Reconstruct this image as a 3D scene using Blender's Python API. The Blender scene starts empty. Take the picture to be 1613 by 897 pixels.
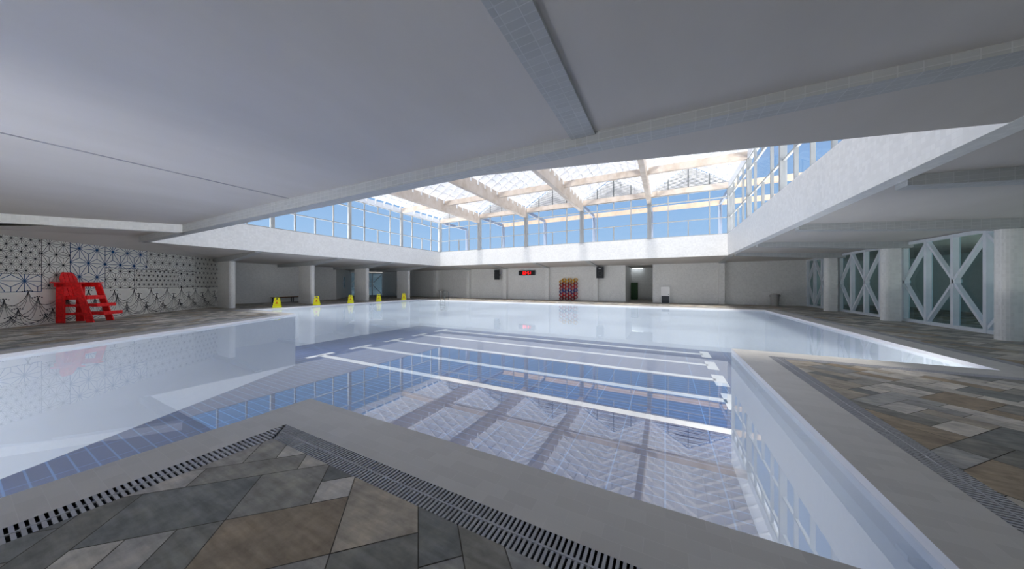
import bpy, math, random
from mathutils import Vector
random.seed(7)
SC = bpy.context.scene
COL = SC.collection
PI = math.pi

# ------------------------------------------------------------------ materials
def new_mat(name):
    m = bpy.data.materials.new(name); m.use_nodes = True
    nt = m.node_tree
    for n in list(nt.nodes): nt.nodes.remove(n)
    out = nt.nodes.new('ShaderNodeOutputMaterial')
    return m, nt, out
def N(nt, t, **kw):
    n = nt.nodes.new(t)
    for k, v in kw.items():
        if k in n.inputs: n.inputs[k].default_value = v
        else: setattr(n, k, v)
    return n
def L(nt, a, b): nt.links.new(a, b)
def principled(nt, out, rough=.6, spec=.3, metal=0.):
    b = nt.nodes.new('ShaderNodeBsdfPrincipled')
    b.inputs['Roughness'].default_value = rough
    b.inputs['Specular IOR Level'].default_value = spec
    b.inputs['Metallic'].default_value = metal
    L(nt, b.outputs[0], out.inputs[0]); return b
def rgba(c): return (c[0], c[1], c[2], 1.)
def mix_rgb(nt, fac, a, b, blend='MIX'):
    n = nt.nodes.new('ShaderNodeMix'); n.data_type = 'RGBA'; n.blend_type = blend
    for i, v in ((0, fac), (6, a), (7, b)):
        if isinstance(v, (int, float)): n.inputs[i].default_value = v
        elif isinstance(v, tuple): n.inputs[i].default_value = rgba(v)
        else: L(nt, v, n.inputs[i])
    return n.outputs[2]
def uvmap(nt, scale=(1, 1, 1), rot=0., coord='UV'):
    tc = nt.nodes.new('ShaderNodeTexCoord'); mp = nt.nodes.new('ShaderNodeMapping')
    mp.inputs['Scale'].default_value = scale; mp.inputs['Rotation'].default_value = (0, 0, rot)
    L(nt, tc.outputs[coord], mp.inputs[0]); return mp.outputs[0]
def noise(nt, vec, scale, detail=4, rough=.55):
    n = N(nt, 'ShaderNodeTexNoise', Scale=scale, Detail=detail, Roughness=rough); L(nt, vec, n.inputs['Vector']); return n.outputs['Fac']
def ramp(nt, fac, stops):
    r = nt.nodes.new('ShaderNodeValToRGB'); e = r.color_ramp.elements
    while len(e) < len(stops): e.new(.5)
    for i, (p, c) in enumerate(stops): e[i].position = p; e[i].color = rgba(c)
    L(nt, fac, r.inputs[0]); return r.outputs[0]

def plain(name, c, rough=.6, spec=.3, metal=0., var=.06, scale=3., emit=0):
    m, nt, out = new_mat(name); b = principled(nt, out, rough, spec, metal)
    f = noise(nt, uvmap(nt, coord='Object'), scale)
    c2 = tuple(x*(1-var) for x in c); c1 = tuple(min(1, x*(1+var)) for x in c)
    L(nt, ramp(nt, f, [(.3, c2), (.7, c1)]), b.inputs['Base Color'])
    if emit:
        b.inputs['Emission Color'].default_value = rgba(c); b.inputs['Emission Strength'].default_value = emit
    return m
def tiled(name, c, grout, w=.1, h=.1, mortar=.004, bump=.25, var=.05, offset=0., rough=.45, rot=0., spec=.35, big=.04):
    m, nt, out = new_mat(name); b = principled(nt, out, rough, spec)
    v = uvmap(nt, rot=rot)
    br = N(nt, 'ShaderNodeTexBrick'); br.offset = offset; br.squash = 1.
    br.inputs['Scale'].default_value = 1.
    br.inputs['Brick Width'].default_value = w; br.inputs['Row Height'].default_value = h
    br.inputs['Mortar Size'].default_value = mortar; br.inputs['Mortar Smooth'].default_value = .3
    br.inputs['Color1'].default_value = rgba(tuple(x*(1-var) for x in c)); br.inputs['Color2'].default_value = rgba(tuple(min(1, x*(1+var)) for x in c))
    br.inputs['Mortar'].default_value = rgba(grout)
    L(nt, v, br.inputs['Vector'])
    f = noise(nt, v, .7, 3)
    g = ramp(nt, f, [(.3, (1-big,)*3), (.7, (1+big*0,)*3)])
    L(nt, mix_rgb(nt, 1., br.outputs['Color'], g, 'MULTIPLY'), b.inputs['Base Color'])
    bp = N(nt, 'ShaderNodeBump', Strength=bump, Distance=.004); bp.invert = True
    L(nt, br.outputs['Fac'], bp.inputs['Height']); L(nt, bp.outputs[0], b.inputs['Normal'])
    return m

MAT = {}
MAT['wall'] = tiled('wall_tile', (.83, .83, .815), (.89, .89, .88))
MAT['fascia'] = tiled('fascia_tile', (.86, .87, .87), (.82, .83, .835), bump=.05)
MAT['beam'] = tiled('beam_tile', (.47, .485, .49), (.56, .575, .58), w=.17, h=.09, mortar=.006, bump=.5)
MAT['column'] = tiled('column_tile', (.86, .86, .845), (.91, .91, .90))
MAT['coping'] = tiled('coping_tile', (.53, .52, .50), (.58, .57, .55), w=.24, h=.12, mortar=.002, bump=.12, offset=.5, rough=.45)
MAT['edge'] = plain('glazed_edge', (.94, .94, .95), .3, .5, var=.01)
MAT['lane'] = plain('white_lane_tile', (.93, .92, .90), .4, .3, var=.03)
MAT['poolwall'] = plain('pale_pool_wall', (.86, .92, .97), .5, .2, var=.03, scale=.5)
MAT['white'] = plain('white_paint', (.80, .82, .85), .45, .3, var=.03)
MAT['steel'] = plain('pale_steel', (.20, .24, .32), .5, .3, var=.04)
MAT['frame'] = plain('window_frame_paint', (.40, .42, .43), .5, .3, var=.04)
MAT['glassframe'] = plain('partition_frame_paint', (.78, .83, .90), .4, .4, var=.04)
MAT['gratebar'] = plain('grate_metal', (.42, .43, .46), .7, .15, 0., var=.08)
MAT['dark'] = plain('dark_channel', (.03, .035, .04), .8, .1)
MAT['chrome'] = plain('stainless_tube', (.16, .18, .19), .25, .5, .7, var=.03)
MAT['black'] = plain('black_plastic', (.012, .013, .015), .4, .4)
MAT['blackgrey'] = plain('speaker_cone', (.05, .055, .06), .5, .3)
MAT['red'] = plain('red_paint', (.82, .012, .015), .45, .35, var=.22, scale=14.)
MAT['yellow'] = plain('yellow_plastic', (.86, .86, .02), .4, .35, var=.04)
MAT['signred'] = plain('sign_red', (.75, .18, .01), .5)
MAT['bin'] = plain('pale_bin_plastic', (.50, .49, .47), .5, .3, var=.05)
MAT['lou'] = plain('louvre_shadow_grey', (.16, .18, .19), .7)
MAT['green'] = plain('green_metal', (.035, .10, .035), .5, .3)
MAT['darkgrey'] = plain('dark_grey_panel', (.07, .08, .095), .5, .3)
MAT['bench_wood'] = plain('bench_wood', (.22, .09, .03), .5, .3, var=.4, scale=8)
MAT['ledred'] = plain('led_red', (1., .01, .01), .5, emit=.6)
MAT['cellred'] = plain('cell_red', (.50, .02, .02), .45)
MAT['celldark'] = plain('cell_dark_red', (.28, .012, .02), .45)
MAT['cellyel'] = plain('cell_yellow', (.70, .40, .01), .45)
MAT['cellblue'] = plain('cell_blue', (.01, .03, .22), .45)
MAT['line_black'] = plain('pattern_black', (.05, .055, .065), .7, .1)
MAT['line_blue'] = plain('pattern_blue', (.03, .10, .25), .7, .1)
MAT['joint'] = plain('stone_joint', (.10, .095, .08), .9, .1)

def mk_ceiling():
    m, nt, out = new_mat('ceiling_plaster'); b = principled(nt, out, .8, .1)
    v = uvmap(nt, (1, .35, 1)); f = noise(nt, v, .55, 5, .6)
    L(nt, ramp(nt, f, [(.25, (.57, .545, .52)), (.5, (.61, .585, .56)), (.75, (.645, .62, .60))]), b.inputs['Base Color']); return m
MAT['ceiling'] = mk_ceiling()
def mk_timber():
    m, nt, out = new_mat('pale_timber'); b = principled(nt, out, .6, .2)
    f = noise(nt, uvmap(nt, (1, 1, 1), coord='Object'), 1.3, 6, .65)
    L(nt, ramp(nt, f, [(.3, (.56, .47, .39)), (.5, (.68, .60, .53)), (.72, (.75, .68, .63))]), b.inputs['Base Color']); return m
MAT['timber'] = mk_timber()
MAT['outer_timber'] = plain('darkened_timber', (.36, .28, .22), .7, .15, var=.15, scale=2.)  # same timber with its colour darkened to offset direct sun outside
def mk_stone():
    m, nt, out = new_mat('slate_paver'); b = principled(nt, out, .62, .25)
    at = N(nt, 'ShaderNodeAttribute', attribute_name='tone')
    v = uvmap(nt, (1, 1, 1), coord='UV')
    f1 = noise(nt, v, 5., 6, .65)
    v2 = uvmap(nt, (1.2, 9, 1), coord='UV'); f2 = noise(nt, v2, 2.2, 5, .6)
    a = mix_rgb(nt, 1., at.outputs['Color'], ramp(nt, f1, [(.28, (.66, .66, .68)), (.5, (.98, .98, .98)), (.72, (1.32, 1.28, 1.2))]), 'MULTIPLY')
    c = mix_rgb(nt, .8, a, ramp(nt, f2, [(.3, (.74, .73, .70)), (.7, (1.18, 1.18, 1.18))]), 'MULTIPLY')
    L(nt, c, b.inputs['Base Color'])
    bp = N(nt, 'ShaderNodeBump', Strength=.35, Distance=.01); L(nt, f1, bp.inputs['Height']); L(nt, bp.outputs[0], b.inputs['Normal']); return m
MAT['stone'] = mk_stone()
def mk_poolfloor():
    m, nt, out = new_mat('navy_pool_tile'); b = principled(nt, out, .5, .2)
    v = uvmap(nt); f = noise(nt, v, .9, 3)
    def lines(w, h, mo):
        br = N(nt, 'ShaderNodeTexBrick'); br.offset = 0.
        br.inputs['Scale'].default_value = 1.; br.inputs['Brick Width'].default_value = w; br.inputs['Row Height'].default_value = h
        br.inputs['Mortar Size'].default_value = mo; br.inputs['Mortar Smooth'].default_value = .5
        L(nt, v, br.inputs['Vector']); return br.outputs['Fac']
    base = ramp(nt, f, [(.3, (.018, .032, .13)), (.7, (.026, .045, .17))])
    a = mix_rgb(nt, lines(1.15, .3, .022), base, (.10, .24, .52))
    L(nt, a, b.inputs['Base Color']); return m
MAT['poolfloor'] = mk_poolfloor()
def mk_water():
    m, nt, out = new_mat('pool_water')
    tr = N(nt, 'ShaderNodeBsdfTransparent'); tr.inputs['Color'].default_value = (.93, .97, 1., 1)
    gl = N(nt, 'ShaderNodeBsdfGlossy', Roughness=0.); gl.inputs['Color'].default_value = (1, 1, 1, 1)
    lw = N(nt, 'ShaderNodeFresnel', IOR=1.33)
    mr = N(nt, 'ShaderNodeMapRange'); mr.inputs['From Min'].default_value = .02; mr.inputs['From Max'].default_value = .6
    mr.inputs['To Min'].default_value = .26; mr.inputs['To Max'].default_value = .52
    L(nt, lw.outputs[0], mr.inputs['Value'])
    mx = nt.nodes.new('ShaderNodeMixShader'); L(nt, mr.outputs[0], mx.inputs[0]); L(nt, tr.outputs[0], mx.inputs[1]); L(nt, gl.outputs[0], mx.inputs[2])
    f = noise(nt, uvmap(nt, (.5, 2.2, 1), rot=-.45), 1.1, 3, .6)
    bp = N(nt, 'ShaderNodeBump', Strength=.008, Distance=.05); L(nt, f, bp.inputs['Height']); L(nt, bp.outputs[0], gl.inputs['Normal'])
    df = N(nt, 'ShaderNodeBsdfDiffuse'); df.inputs['Color'].default_value = (.72, .86, 1., 1)
    m2 = nt.nodes.new('ShaderNodeMixShader'); m2.inputs[0].default_value = .22; L(nt, mx.outputs[0], m2.inputs[1]); L(nt, df.outputs[0], m2.inputs[2])
    L(nt, m2.outputs[0], out.inputs[0]); return m
MAT['water'] = mk_water()
def mk_glass(name, tint, refl):
    m, nt, out = new_mat(name)
    tr = N(nt, 'ShaderNodeBsdfTransparent'); tr.inputs['Color'].default_value = rgba(tint)
    gl = N(nt, 'ShaderNodeBsdfGlossy', Roughness=0.)
    lw = N(nt, 'ShaderNodeLayerWeight', Blend=.5)
    pw = N(nt, 'ShaderNodeMath', operation='POWER'); pw.inputs[1].default_value = 5.; L(nt, lw.outputs['Facing'], pw.inputs[0])
    mr = N(nt, 'ShaderNodeMath', operation='MULTIPLY_ADD'); mr.inputs[1].default_value = .95*refl; mr.inputs[2].default_value = .05*refl; L(nt, pw.outputs[0], mr.inputs[0])
    mx = nt.nodes.new('ShaderNodeMixShader'); L(nt, mr.outputs[0], mx.inputs[0]); L(nt, tr.outputs[0], mx.inputs[1]); L(nt, gl.outputs[0], mx.inputs[2])
    L(nt, mx.outputs[0], out.inputs[0]); return m
MAT['clear'] = mk_glass('clear_pane', (.97, .985, 1.), .35)
MAT['teal'] = mk_glass('teal_pane', (.34, .52, .57), 1.)
def mk_roof():
    m, nt, out = new_mat('translucent_roof_sheet')
    d = N(nt, 'ShaderNodeBsdfDiffuse'); d.inputs['Color'].default_value = (.66, .66, .69, 1)
    t = N(nt, 'ShaderNodeBsdfTranslucent'); t.inputs['Color'].default_value = (.95, .95, .96, 1)
    tr = N(nt, 'ShaderNodeBsdfTransparent')
    f = noise(nt, uvmap(nt), .6, 2)
    L(nt, ramp(nt, f, [(.3, (.82, .82, .84)), (.7, (.92, .92, .93))]), t.inputs['Color'])
    mx = nt.nodes.new('ShaderNodeMixShader'); mx.inputs[0].default_value = .135
    L(nt, d.outputs[0], mx.inputs[1]); L(nt, t.outputs[0], mx.inputs[2])
    m2 = nt.nodes.new('ShaderNodeMixShader'); m2.inputs[0].default_value = .255
    L(nt, mx.outputs[0], m2.inputs[1]); L(nt, tr.outputs[0], m2.inputs[2]); L(nt, m2.outputs[0], out.inputs[0]); return m
MAT['roof'] = mk_roof()
def mk_poster():
    m, nt, out = new_mat('poster_print'); b = principled(nt, out, .4, .3)
    f = noise(nt, uvmap(nt, (3, 3, 3), coord='Object'), 1.3, 4)
    L(nt, ramp(nt, f, [(.38, (.09, .15, .20)), (.5, (.35, .55, .68)), (.62, (.75, .85, .9))]), b.inputs['Base Color']); return m
MAT['poster'] = mk_poster()

# ------------------------------------------------------------------ mesh builder
class MB:
    def __init__(s): s.v = []; s.f = []; s.m = []; s.sm = []; s.tone = []
    def poly(s, pts, mi=0, smooth=False, tone=None):
        i = len(s.v); s.v += [tuple(p) for p in pts]; s.f.append(tuple(range(i, i+len(pts)))); s.m.append(mi); s.sm.append(smooth); s.tone.append(tone)
        return s
    def hexa(s, p, mi=0):   # 8 points: bottom 4 ccw, top 4 ccw
        for q in ((3, 2, 1, 0), (4, 5, 6, 7), (0, 1, 5, 4), (1, 2, 6, 5), (2, 3, 7, 6), (3, 0, 4, 7)):
            s.poly([p[k] for k in q], mi)
        return s
    def box(s, x0, x1, y0, y1, z0, z1, mi=0):
        return s.hexa([(x0, y0, z0), (x1, y0, z0), (x1, y1, z0), (x0, y1, z0), (x0, y0, z1), (x1, y0, z1), (x1, y1, z1), (x0, y1, z1)], mi)
    def ob(s, c, ax, ay, hx, hy, z0, z1, mi=0):     # upright box on horizontal axes
        P = []
        for z in (z0, z1):
            for sx, sy in ((-1, -1), (1, -1), (1, 1), (-1, 1)):
                P.append((c[0]+ax[0]*hx*sx+ay[0]*hy*sy, c[1]+ax[1]*hx*sx+ay[1]*hy*sy, z))
        return s.hexa(P, mi)
    def bar(s, p, q, w, h, mi=0, side=None):        # rectangular bar p->q; w across (side dir), h along the other
        p = Vector(p); q = Vector(q); d = (q-p).normalized()
        sd = Vector(side) if side else d.cross(Vector((0, 0, 1)))
        if sd.length < 1e-4: sd = Vector((1, 0, 0))
        sd = (sd - d*sd.dot(d)).normalized(); up = sd.cross(d).normalized()
        P = []
        for a in (p, q):
            for sx, sy in ((-1, -1), (1, -1), (1, 1), (-1, 1)): P.append(a+sd*(w/2*sx)+up*(h/2*sy))
        return s.hexa(P, mi)
    def prism(s, pts, z0, z1, mi=0, smooth=False):
        n = len(pts)
        s.poly([(x, y, z1) for x, y in pts], mi); s.poly([(x, y, z0) for x, y in reversed(pts)], mi)
        for i in range(n):
            a, b = pts[i], pts[(i+1) % n]
            s.poly([(a[0], a[1], z0), (b[0], b[1], z0), (b[0], b[1], z1), (a[0], a[1], z1)], mi)
        return s
    def extr(s, pts, vec, mi=0):                    # planar 3d polygon extruded by vec
        n = len(pts); v = Vector(vec); P = [Vector(p) for p in pts]; Q = [p+v for p in P]
        s.poly(P[::-1], mi); s.poly(Q, mi)
        for i in range(n):
            j = (i+1) % n; s.poly([P[i], P[j], Q[j], Q[i]], mi)
        return s
    def tube(s, pts, r, n=8, mi=0, closed=False):
        pts = [Vector(p) for p in pts]; rings = []; last = None; m = len(pts)
        for i, p in enumerate(pts):
            d = (pts[min(i+1, m-1)]-pts[max(i-1, 0)]).normalized()
            if last is None:
                a = d.cross(Vector((0, 0, 1)))
                if a.length < .1: a = d.cross(Vector((1, 0, 0)))
            else: a = last - d*last.dot(d)
            a.normalize(); last = a; b = d.cross(a)
            rings.append([p+a*(r*math.cos(2*PI*k/n))+b*(r*math.sin(2*PI*k/n)) for k in range(n)])
        for i in range(m-1):
            for k in range(n):
                j = (k+1) % n; s.poly([rings[i][k], rings[i][j], rings[i+1][j], rings[i+1][k]], mi, True)
        s.poly(rings[0][::-1], mi); s.poly(rings[-1], mi); return s
    def lathe(s, prof, cx, cy, n=24, mi=0):
        R = [[(cx+r*math.cos(2*PI*k/n), cy+r*math.sin(2*PI*k/n), z) for k in range(n)] for r, z in prof]
        for i in range(len(R)-1):
            for k in range(n):
                j = (k+1) % n; s.poly([R[i][k], R[i][j], R[i+1][j], R[i+1][k]], mi, True)
        return s
    def build(s, name, mats, parent=None, loc=None, local=False):
        me = bpy.data.meshes.new(name)
        off = Vector(loc) if loc else Vector((0, 0, 0))
        if parent is not None and not local:
            q = parent
            while q is not None: off = off + Vector(q.location); q = q.parent
        me.from_pydata([tuple(Vector(p)-off) for p in s.v], [], s.f)
        if not isinstance(mats, (list, tuple)): mats = [mats]
        for k in mats: me.materials.append(MAT[k])
        me.polygons.foreach_set('material_index', s.m); me.polygons.foreach_set('use_smooth', s.sm)
        uv = me.uv_layers.new(name='UVMap'); me.update()
        for p in me.polygons:
            n = p.normal
            if abs(n.z) > .7: f = lambda c: (c[0], c[1])
            else:
                t = Vector((-n.y, n.x)); t = t.normalized() if t.length > 1e-6 else Vector((1, 0))
                f = lambda c, t=t: (c[0]*t.x+c[1]*t.y, c[2])
            for li in p.loop_indices: uv.data[li].uv = f(s.v[me.loops[li].vertex_index])
        if any(t is not None for t in s.tone):
            ca = me.color_attributes.new('tone', 'FLOAT_COLOR', 'CORNER')
            for p in me.polygons:
                t = s.tone[p.index] or (.3, .3, .3)
                for li in p.loop_indices: ca.data[li].color = rgba(t)
        o = bpy.data.objects.new(name, me); COL.objects.link(o)
        o.location = off if parent is None else (0, 0, 0)
        if parent is not None: o.parent = parent
        return o

def tag(o, label=None, cat=None, group=None, kind=None):
    if label: o['label'] = label
    if cat: o['category'] = cat
    if group: o['group'] = group
    if kind: o['kind'] = kind
    return o
def struct(o, label, cat, group=None): return tag(o, label, cat, group, 'structure')
def empty(name, loc, label, cat, group=None, kind=None):
    o = bpy.data.objects.new(name, None); COL.objects.link(o); o.location = loc; o.empty_display_size = .2
    return tag(o, label, cat, group, kind)

# ------------------------------------------------------------------ the plan
ZW, ZB = -.08, -2.85
POOL = [(-4.42, 2.38), (1.47, 2.38), (1.47, 9.08), (5.55, 9.08), (5.55, 23.7), (-23.55, 23.7), (-23.55, 9.0), (-18.1, 8.97), (-8.71, -8.0), (-4.42, -8.0)]
def offset(poly, d):
    n = len(poly); out = []
    for i in range(n):
        a, b, c = Vector(poly[i-1]), Vector(poly[i]), Vector(poly[(i+1) % n])
        e1 = (b-a).normalized(); e2 = (c-b).normalized()
        n1 = Vector((e1.y, -e1.x)); n2 = Vector((e2.y, -e2.x))
        k = (n1+n2); out.append(tuple(b + k*(d/(1+n1.dot(n2)))))
    return out
O1 = offset(POOL, .57); O2 = offset(POOL, .80)

# basin
b = MB(); n = len(POOL)
for i in range(n):
    p, q = POOL[i], POOL[(i+1) % n]
    b.poly([(p[0], p[1], ZB), (q[0], q[1], ZB), (q[0], q[1], -.1), (p[0], p[1], -.1)][::-1], 0)
    b.poly([(p[0], p[1], -.1), (q[0], q[1], -.1), (q[0], q[1], 0), (p[0], p[1], 0)][::-1], 2)
b.poly([(x, y, ZB) for x, y in POOL], 1)
for k in range(5):
    y = 10.95+2.83*k
    z = ZB+.004
    b.poly([(-19.2, y-.2, z), (2.1, y-.2, z), (2.1, y+.2, z), (-19.2, y+.2, z)], 3)
    b.poly([(-19.45, y-.85, z), (-19.05, y-.85, z), (-19.05, y+.85, z), (-19.45, y+.85, z)], 3)
    b.poly([(2.0, y-.9, z), (2.5, y-.9, z), (2.5, y+.9, z), (2.0, y+.9, z)], 3)
struct(b.build('pool_basin', ['poolwall', 'poolfloor', 'edge', 'lane']), 'deep pool basin with navy tiled bottom and five white lane lines', 'pool')
w = MB(); w.poly([(x, y, ZW) for x, y in POOL]); struct(w.build('water', 'water'), 'still clear water filling the pool and mirroring the skylight', 'water')

# coping ring
b = MB()
for i in range(n):
    j = (i+1) % n
    b.poly([(*POOL[i], .0), (*O1[i], .0), (*O1[j], .0), (*POOL[j], .0)])
    b.poly([(*O1[i], -.04), (*O2[i], -.04), (*O2[j], -.04), (*O1[j], -.04)], 1)
    for R_ in (O1, O2): b.poly([(*R_[i], -.04), (*R_[j], -.04), (*R_[j], 0), (*R_[i], 0)], 1)
struct(b.build('trim_1', ['coping', 'gratebar']), 'grey tiled coping band around the pool edge', 'coping')

# drain grates, one run per side
gl = ['slotted drain grate along the front of the nearest deck corner, bars across its width', 'slotted drain grate beside the long white pool edge of the deck spur',
      'slotted drain grate across the tip of the deck spur beyond its stone', 'slotted drain grate along the glass wall side of the pool',
      'slotted drain grate below the honeycomb rack wall side of the pool', 'slotted drain grate in front of the yellow caution signs',
      'short slotted drain grate at the tip of the lifeguard chair deck', 'slotted drain grate on the slanting deck edge before the lifeguard chair',
      'slotted drain grate at the hidden near end of the pool', 'slotted drain grate beside the nearest deck, running away from its outer corner']
for i in range(n):
    if i == 8: continue
    j = (i+1) % n
    A, B, C, D = Vector(O1[i]), Vector(O1[j]), Vector(O2[i]), Vector(O2[j])
    e = (B-A).normalized(); nn = Vector((e.y, -e.x)); b = MB()
    A = A+e*.02; C = C+e*.02; B = B-e*.02; D = D-e*.02; ln = (B-A).length
    b.poly([(*A, -.03), (*C, -.03), (*D, -.03), (*B, -.03)], 1)
    b.poly([(*A, -.03), (*B, -.03), (*B, 0), (*A, 0)], 1); b.poly([(*C, -.03), (*D, -.03), (*D, 0), (*C, 0)], 1)
    mA = (A+C)/2; mB = (B+D)/2
    b.bar((*mA, -.004), (*mB, -.004), .014, .012, 0)
    far = i in (3, 4, 5, 6, 7)
    pitch = .036
    k = 0
    t0 = min(0, (C-A).dot(e)); t1 = max(ln, (D-A).dot(e)); t = t0+.025
    while t < t1-.012:
        # clip bar against the mitred ends
        lo, hi = 0., .23
        sA = (C-A).dot(e)/.23; sB = (D-B).dot(e)/.23
        if t < 0 and sA < 0: lo = max(lo, t/sA)
        if t < sA*.23 and sA > 0 : hi = min(hi, max(0, t/sA)) if t < sA*.23 else hi
        if t > ln and sB > 0: lo = max(lo, (t-ln)/sB)
        if t > ln+sB*.23 and sB < 0: hi = min(hi, (ln-t)/(-sB))
        if hi-lo > .02:
            p = A+e*t+nn*lo; q = A+e*t+nn*hi
            b.bar((*p, -.007), (*q, -.007), .019, .014, 0)
        t += pitch
    tag(b.build('drain_grate', ['gratebar', 'dark'], loc=(*((A+B)/2), 0)), gl[i], 'drain grate', 'drain grates around the pool')

# stone deck
tile_dir = Vector((-.662, .75)).normalized(); P0 = Vector((-21.48, .97)); tile_n = Vector((tile_dir.y, -tile_dir.x))
def tw(s): return tuple(P0+tile_dir*s)
XR = 9.4; YF = 29.4; XL = -31.2
def clip(poly, reg):
    out = poly
    for i in range(len(reg)):
        a = reg[i]; c = reg[(i+1) % len(reg)]; inp = out; out = []
        if not inp: return []
        side = lambda p: (c[0]-a[0])*(p[1]-a[1])-(c[1]-a[1])*(p[0]-a[0])
        for k in range(len(inp)):
            p, q = inp[k-1], inp[k]; sp, sq = side(p), side(q)
            if sq >= 0:
                if sp < 0: t = sp/(sp-sq); out.append((p[0]+(q[0]-p[0])*t, p[1]+(q[1]-p[1])*t))
                out.append(q)
            elif sp >= 0: t = sp/(sp-sq); out.append((p[0]+(q[0]-p[0])*t, p[1]+(q[1]-p[1])*t))
    return out
o2 = O2
REG = [
    [(o2[9][0], -8.8), (XR, -8.8), (XR, o2[0][1]), (o2[0][0], o2[0][1])],
    [(o2[1][0], o2[0][1]), (XR, o2[0][1]), (XR, o2[2][1]), (o2[2][0], o2[2][1])],
    [(o2[3][0], o2[2][1]), (XR, o2[2][1]), (XR, o2[4][1]), (o2[4][0], o2[4][1])],
    [(-38.6, o2[4][1]), (XR, o2[4][1]), (XR, YF), (-38.6, YF)],
    [(-3.3, YF), (-1.0, YF), (-1.0, 35.2), (-3.3, 35.2)],
    [(-38.6, o2[6][1]), (o2[6][0], o2[6][1]), (o2[5][0], o2[4][1]), (-38.6, o2[4][1])],
    [tw(-14), (-8.9, -8.8), o2[8], o2[7], o2[6], tw(12.6)],
    [tw(12.6), o2[6], (-38.6, o2[6][1])],
    [(XR, -8.8), (17, -8.8), (17, 33), (XR, 33)],
]
REG[6] = [tw(-13.0), o2[8], o2[7], o2[6], tw((o2[6][1]-.97)/tile_dir.y)]
del REG[7]
b = MB()
for r in REG: b.poly([(x, y, -.004) for x, y in r], 1)
tones = [(.17, .165, .15), (.22, .21, .195), (.29, .275, .25), (.13, .13, .12), (.19, .155, .115), (.27, .26, .245), (.12, .125, .122), (.23, .205, .17), (.19, .19, .185), (.32, .305, .285)]
cell = .25
ca, sa = math.cos(PI/4), math.sin(PI/4)
G = {}
GX0, GX1, GY0, GY1 = -190, 150, -70, 300
shapes = [(2, 1), (1, 2), (2, 2), (3, 1), (1, 3), (3, 2), (2, 3), (2, 1), (1, 2), (3, 2), (1, 1)]
rs = random.Random(11)
def inreg(x, y): 
    return -39 < x < 17.5 and -9 < y < 36 and not (-15.3 < x < 1.0 and 3.5 < y < 22.8)
for j in range(GY0, GY1):
    for i in range(GX0, GX1):
        if (i, j) in G: continue
        cx = (i+.5)*cell; cy = (j+.5)*cell; x = cx*ca-cy*sa; y = cx*sa+cy*ca
        if not inreg(x, y): continue
        opts = shapes[:]; rs.shuffle(opts)
        for (wd, hg) in opts:
            if all((i+a, j+c) not in G for a in range(wd) for c in range(hg)): break
        for a in range(wd):
            for c in range(hg): G[(i+a, j+c)] = 1
        g = .0035
        q = [(i*cell+g, j*cell+g), ((i+wd)*cell-g, j*cell+g), ((i+wd)*cell-g, (j+hg)*cell-g), (i*cell+g, (j+hg)*cell-g)]
        q = [(u*ca-v*sa, u*sa+v*ca) for u, v in q]
        t = rs.choice(tones); k = rs.uniform(.85, 1.12); t = tuple(c*k*1.75 for c in t)
        for r in REG:
            cc = clip(q, r)
            if len(cc) >= 3: b.poly([(x, y, 0) for x, y in cc], 0, tone=t)
struct(b.build('floor', ['stone', 'joint']), 'deck of grey and brown slate slabs around the pool', 'floor')

# ------------------------------------------------------------------ walls
b = MB(); b.box(-36.4, -3.3, YF, YF+.3, 0, 3.8); b.box(-1.0, XR+.3, YF, YF+.3, 0, 3.8)
struct(b.build('wall_far', 'wall'), 'grey tiled end wall behind the honeycomb rack and clock', 'wall')
b = MB(); b.box(-3.6, -3.3, YF+.3, 35.5, 0, 3.6); b.box(-1.0, -.7, YF+.3, 35.5, 0, 3.6); b.box(-3.3, -1.0, 35.2, 35.5, 0, 3.6)
struct(b.build('wall_corridor', 'wall'), 'grey tiled walls of the corridor holding the green cabinet', 'wall')
b = MB(); b.poly([(-3.3, YF+.3, 3.42), (-1.0, YF+.3, 3.42), (-1.0, 35.2, 3.42), (-3.3, 35.2, 3.42)][::-1])
b.box(-3.3, -1.0, YF+.02, YF+.3, 3.38, 3.8)
struct(b.build('ceiling_corridor', 'ceiling'), 'flat ceiling over the corridor with the green cabinet', 'ceiling')
b = MB(); b.prism([(-31.2, 10.9), (-31.3, 19.45), (-31.6, 19.5), (-31.6, 10.9)], 0, 3.8); b.prism([(-29.8, 10.35), (-31.2, 10.9), (-31.6, 10.9), (-30, 10.1)], 0, 3.8)
struct(b.build('wall_left', 'wall'), 'grey tiled wall behind the wooden bench', 'wall')
b = MB(); b.prism([(-31.3, 19.45), (-38.2, 25.8), (-38.4, 25.6), (-31.6, 19.4)], 0, 3.8)
struct(b.build('wall_slanted', 'wall'), 'pale slanting wall carrying the small poster beside the double glass door', 'wall')

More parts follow.
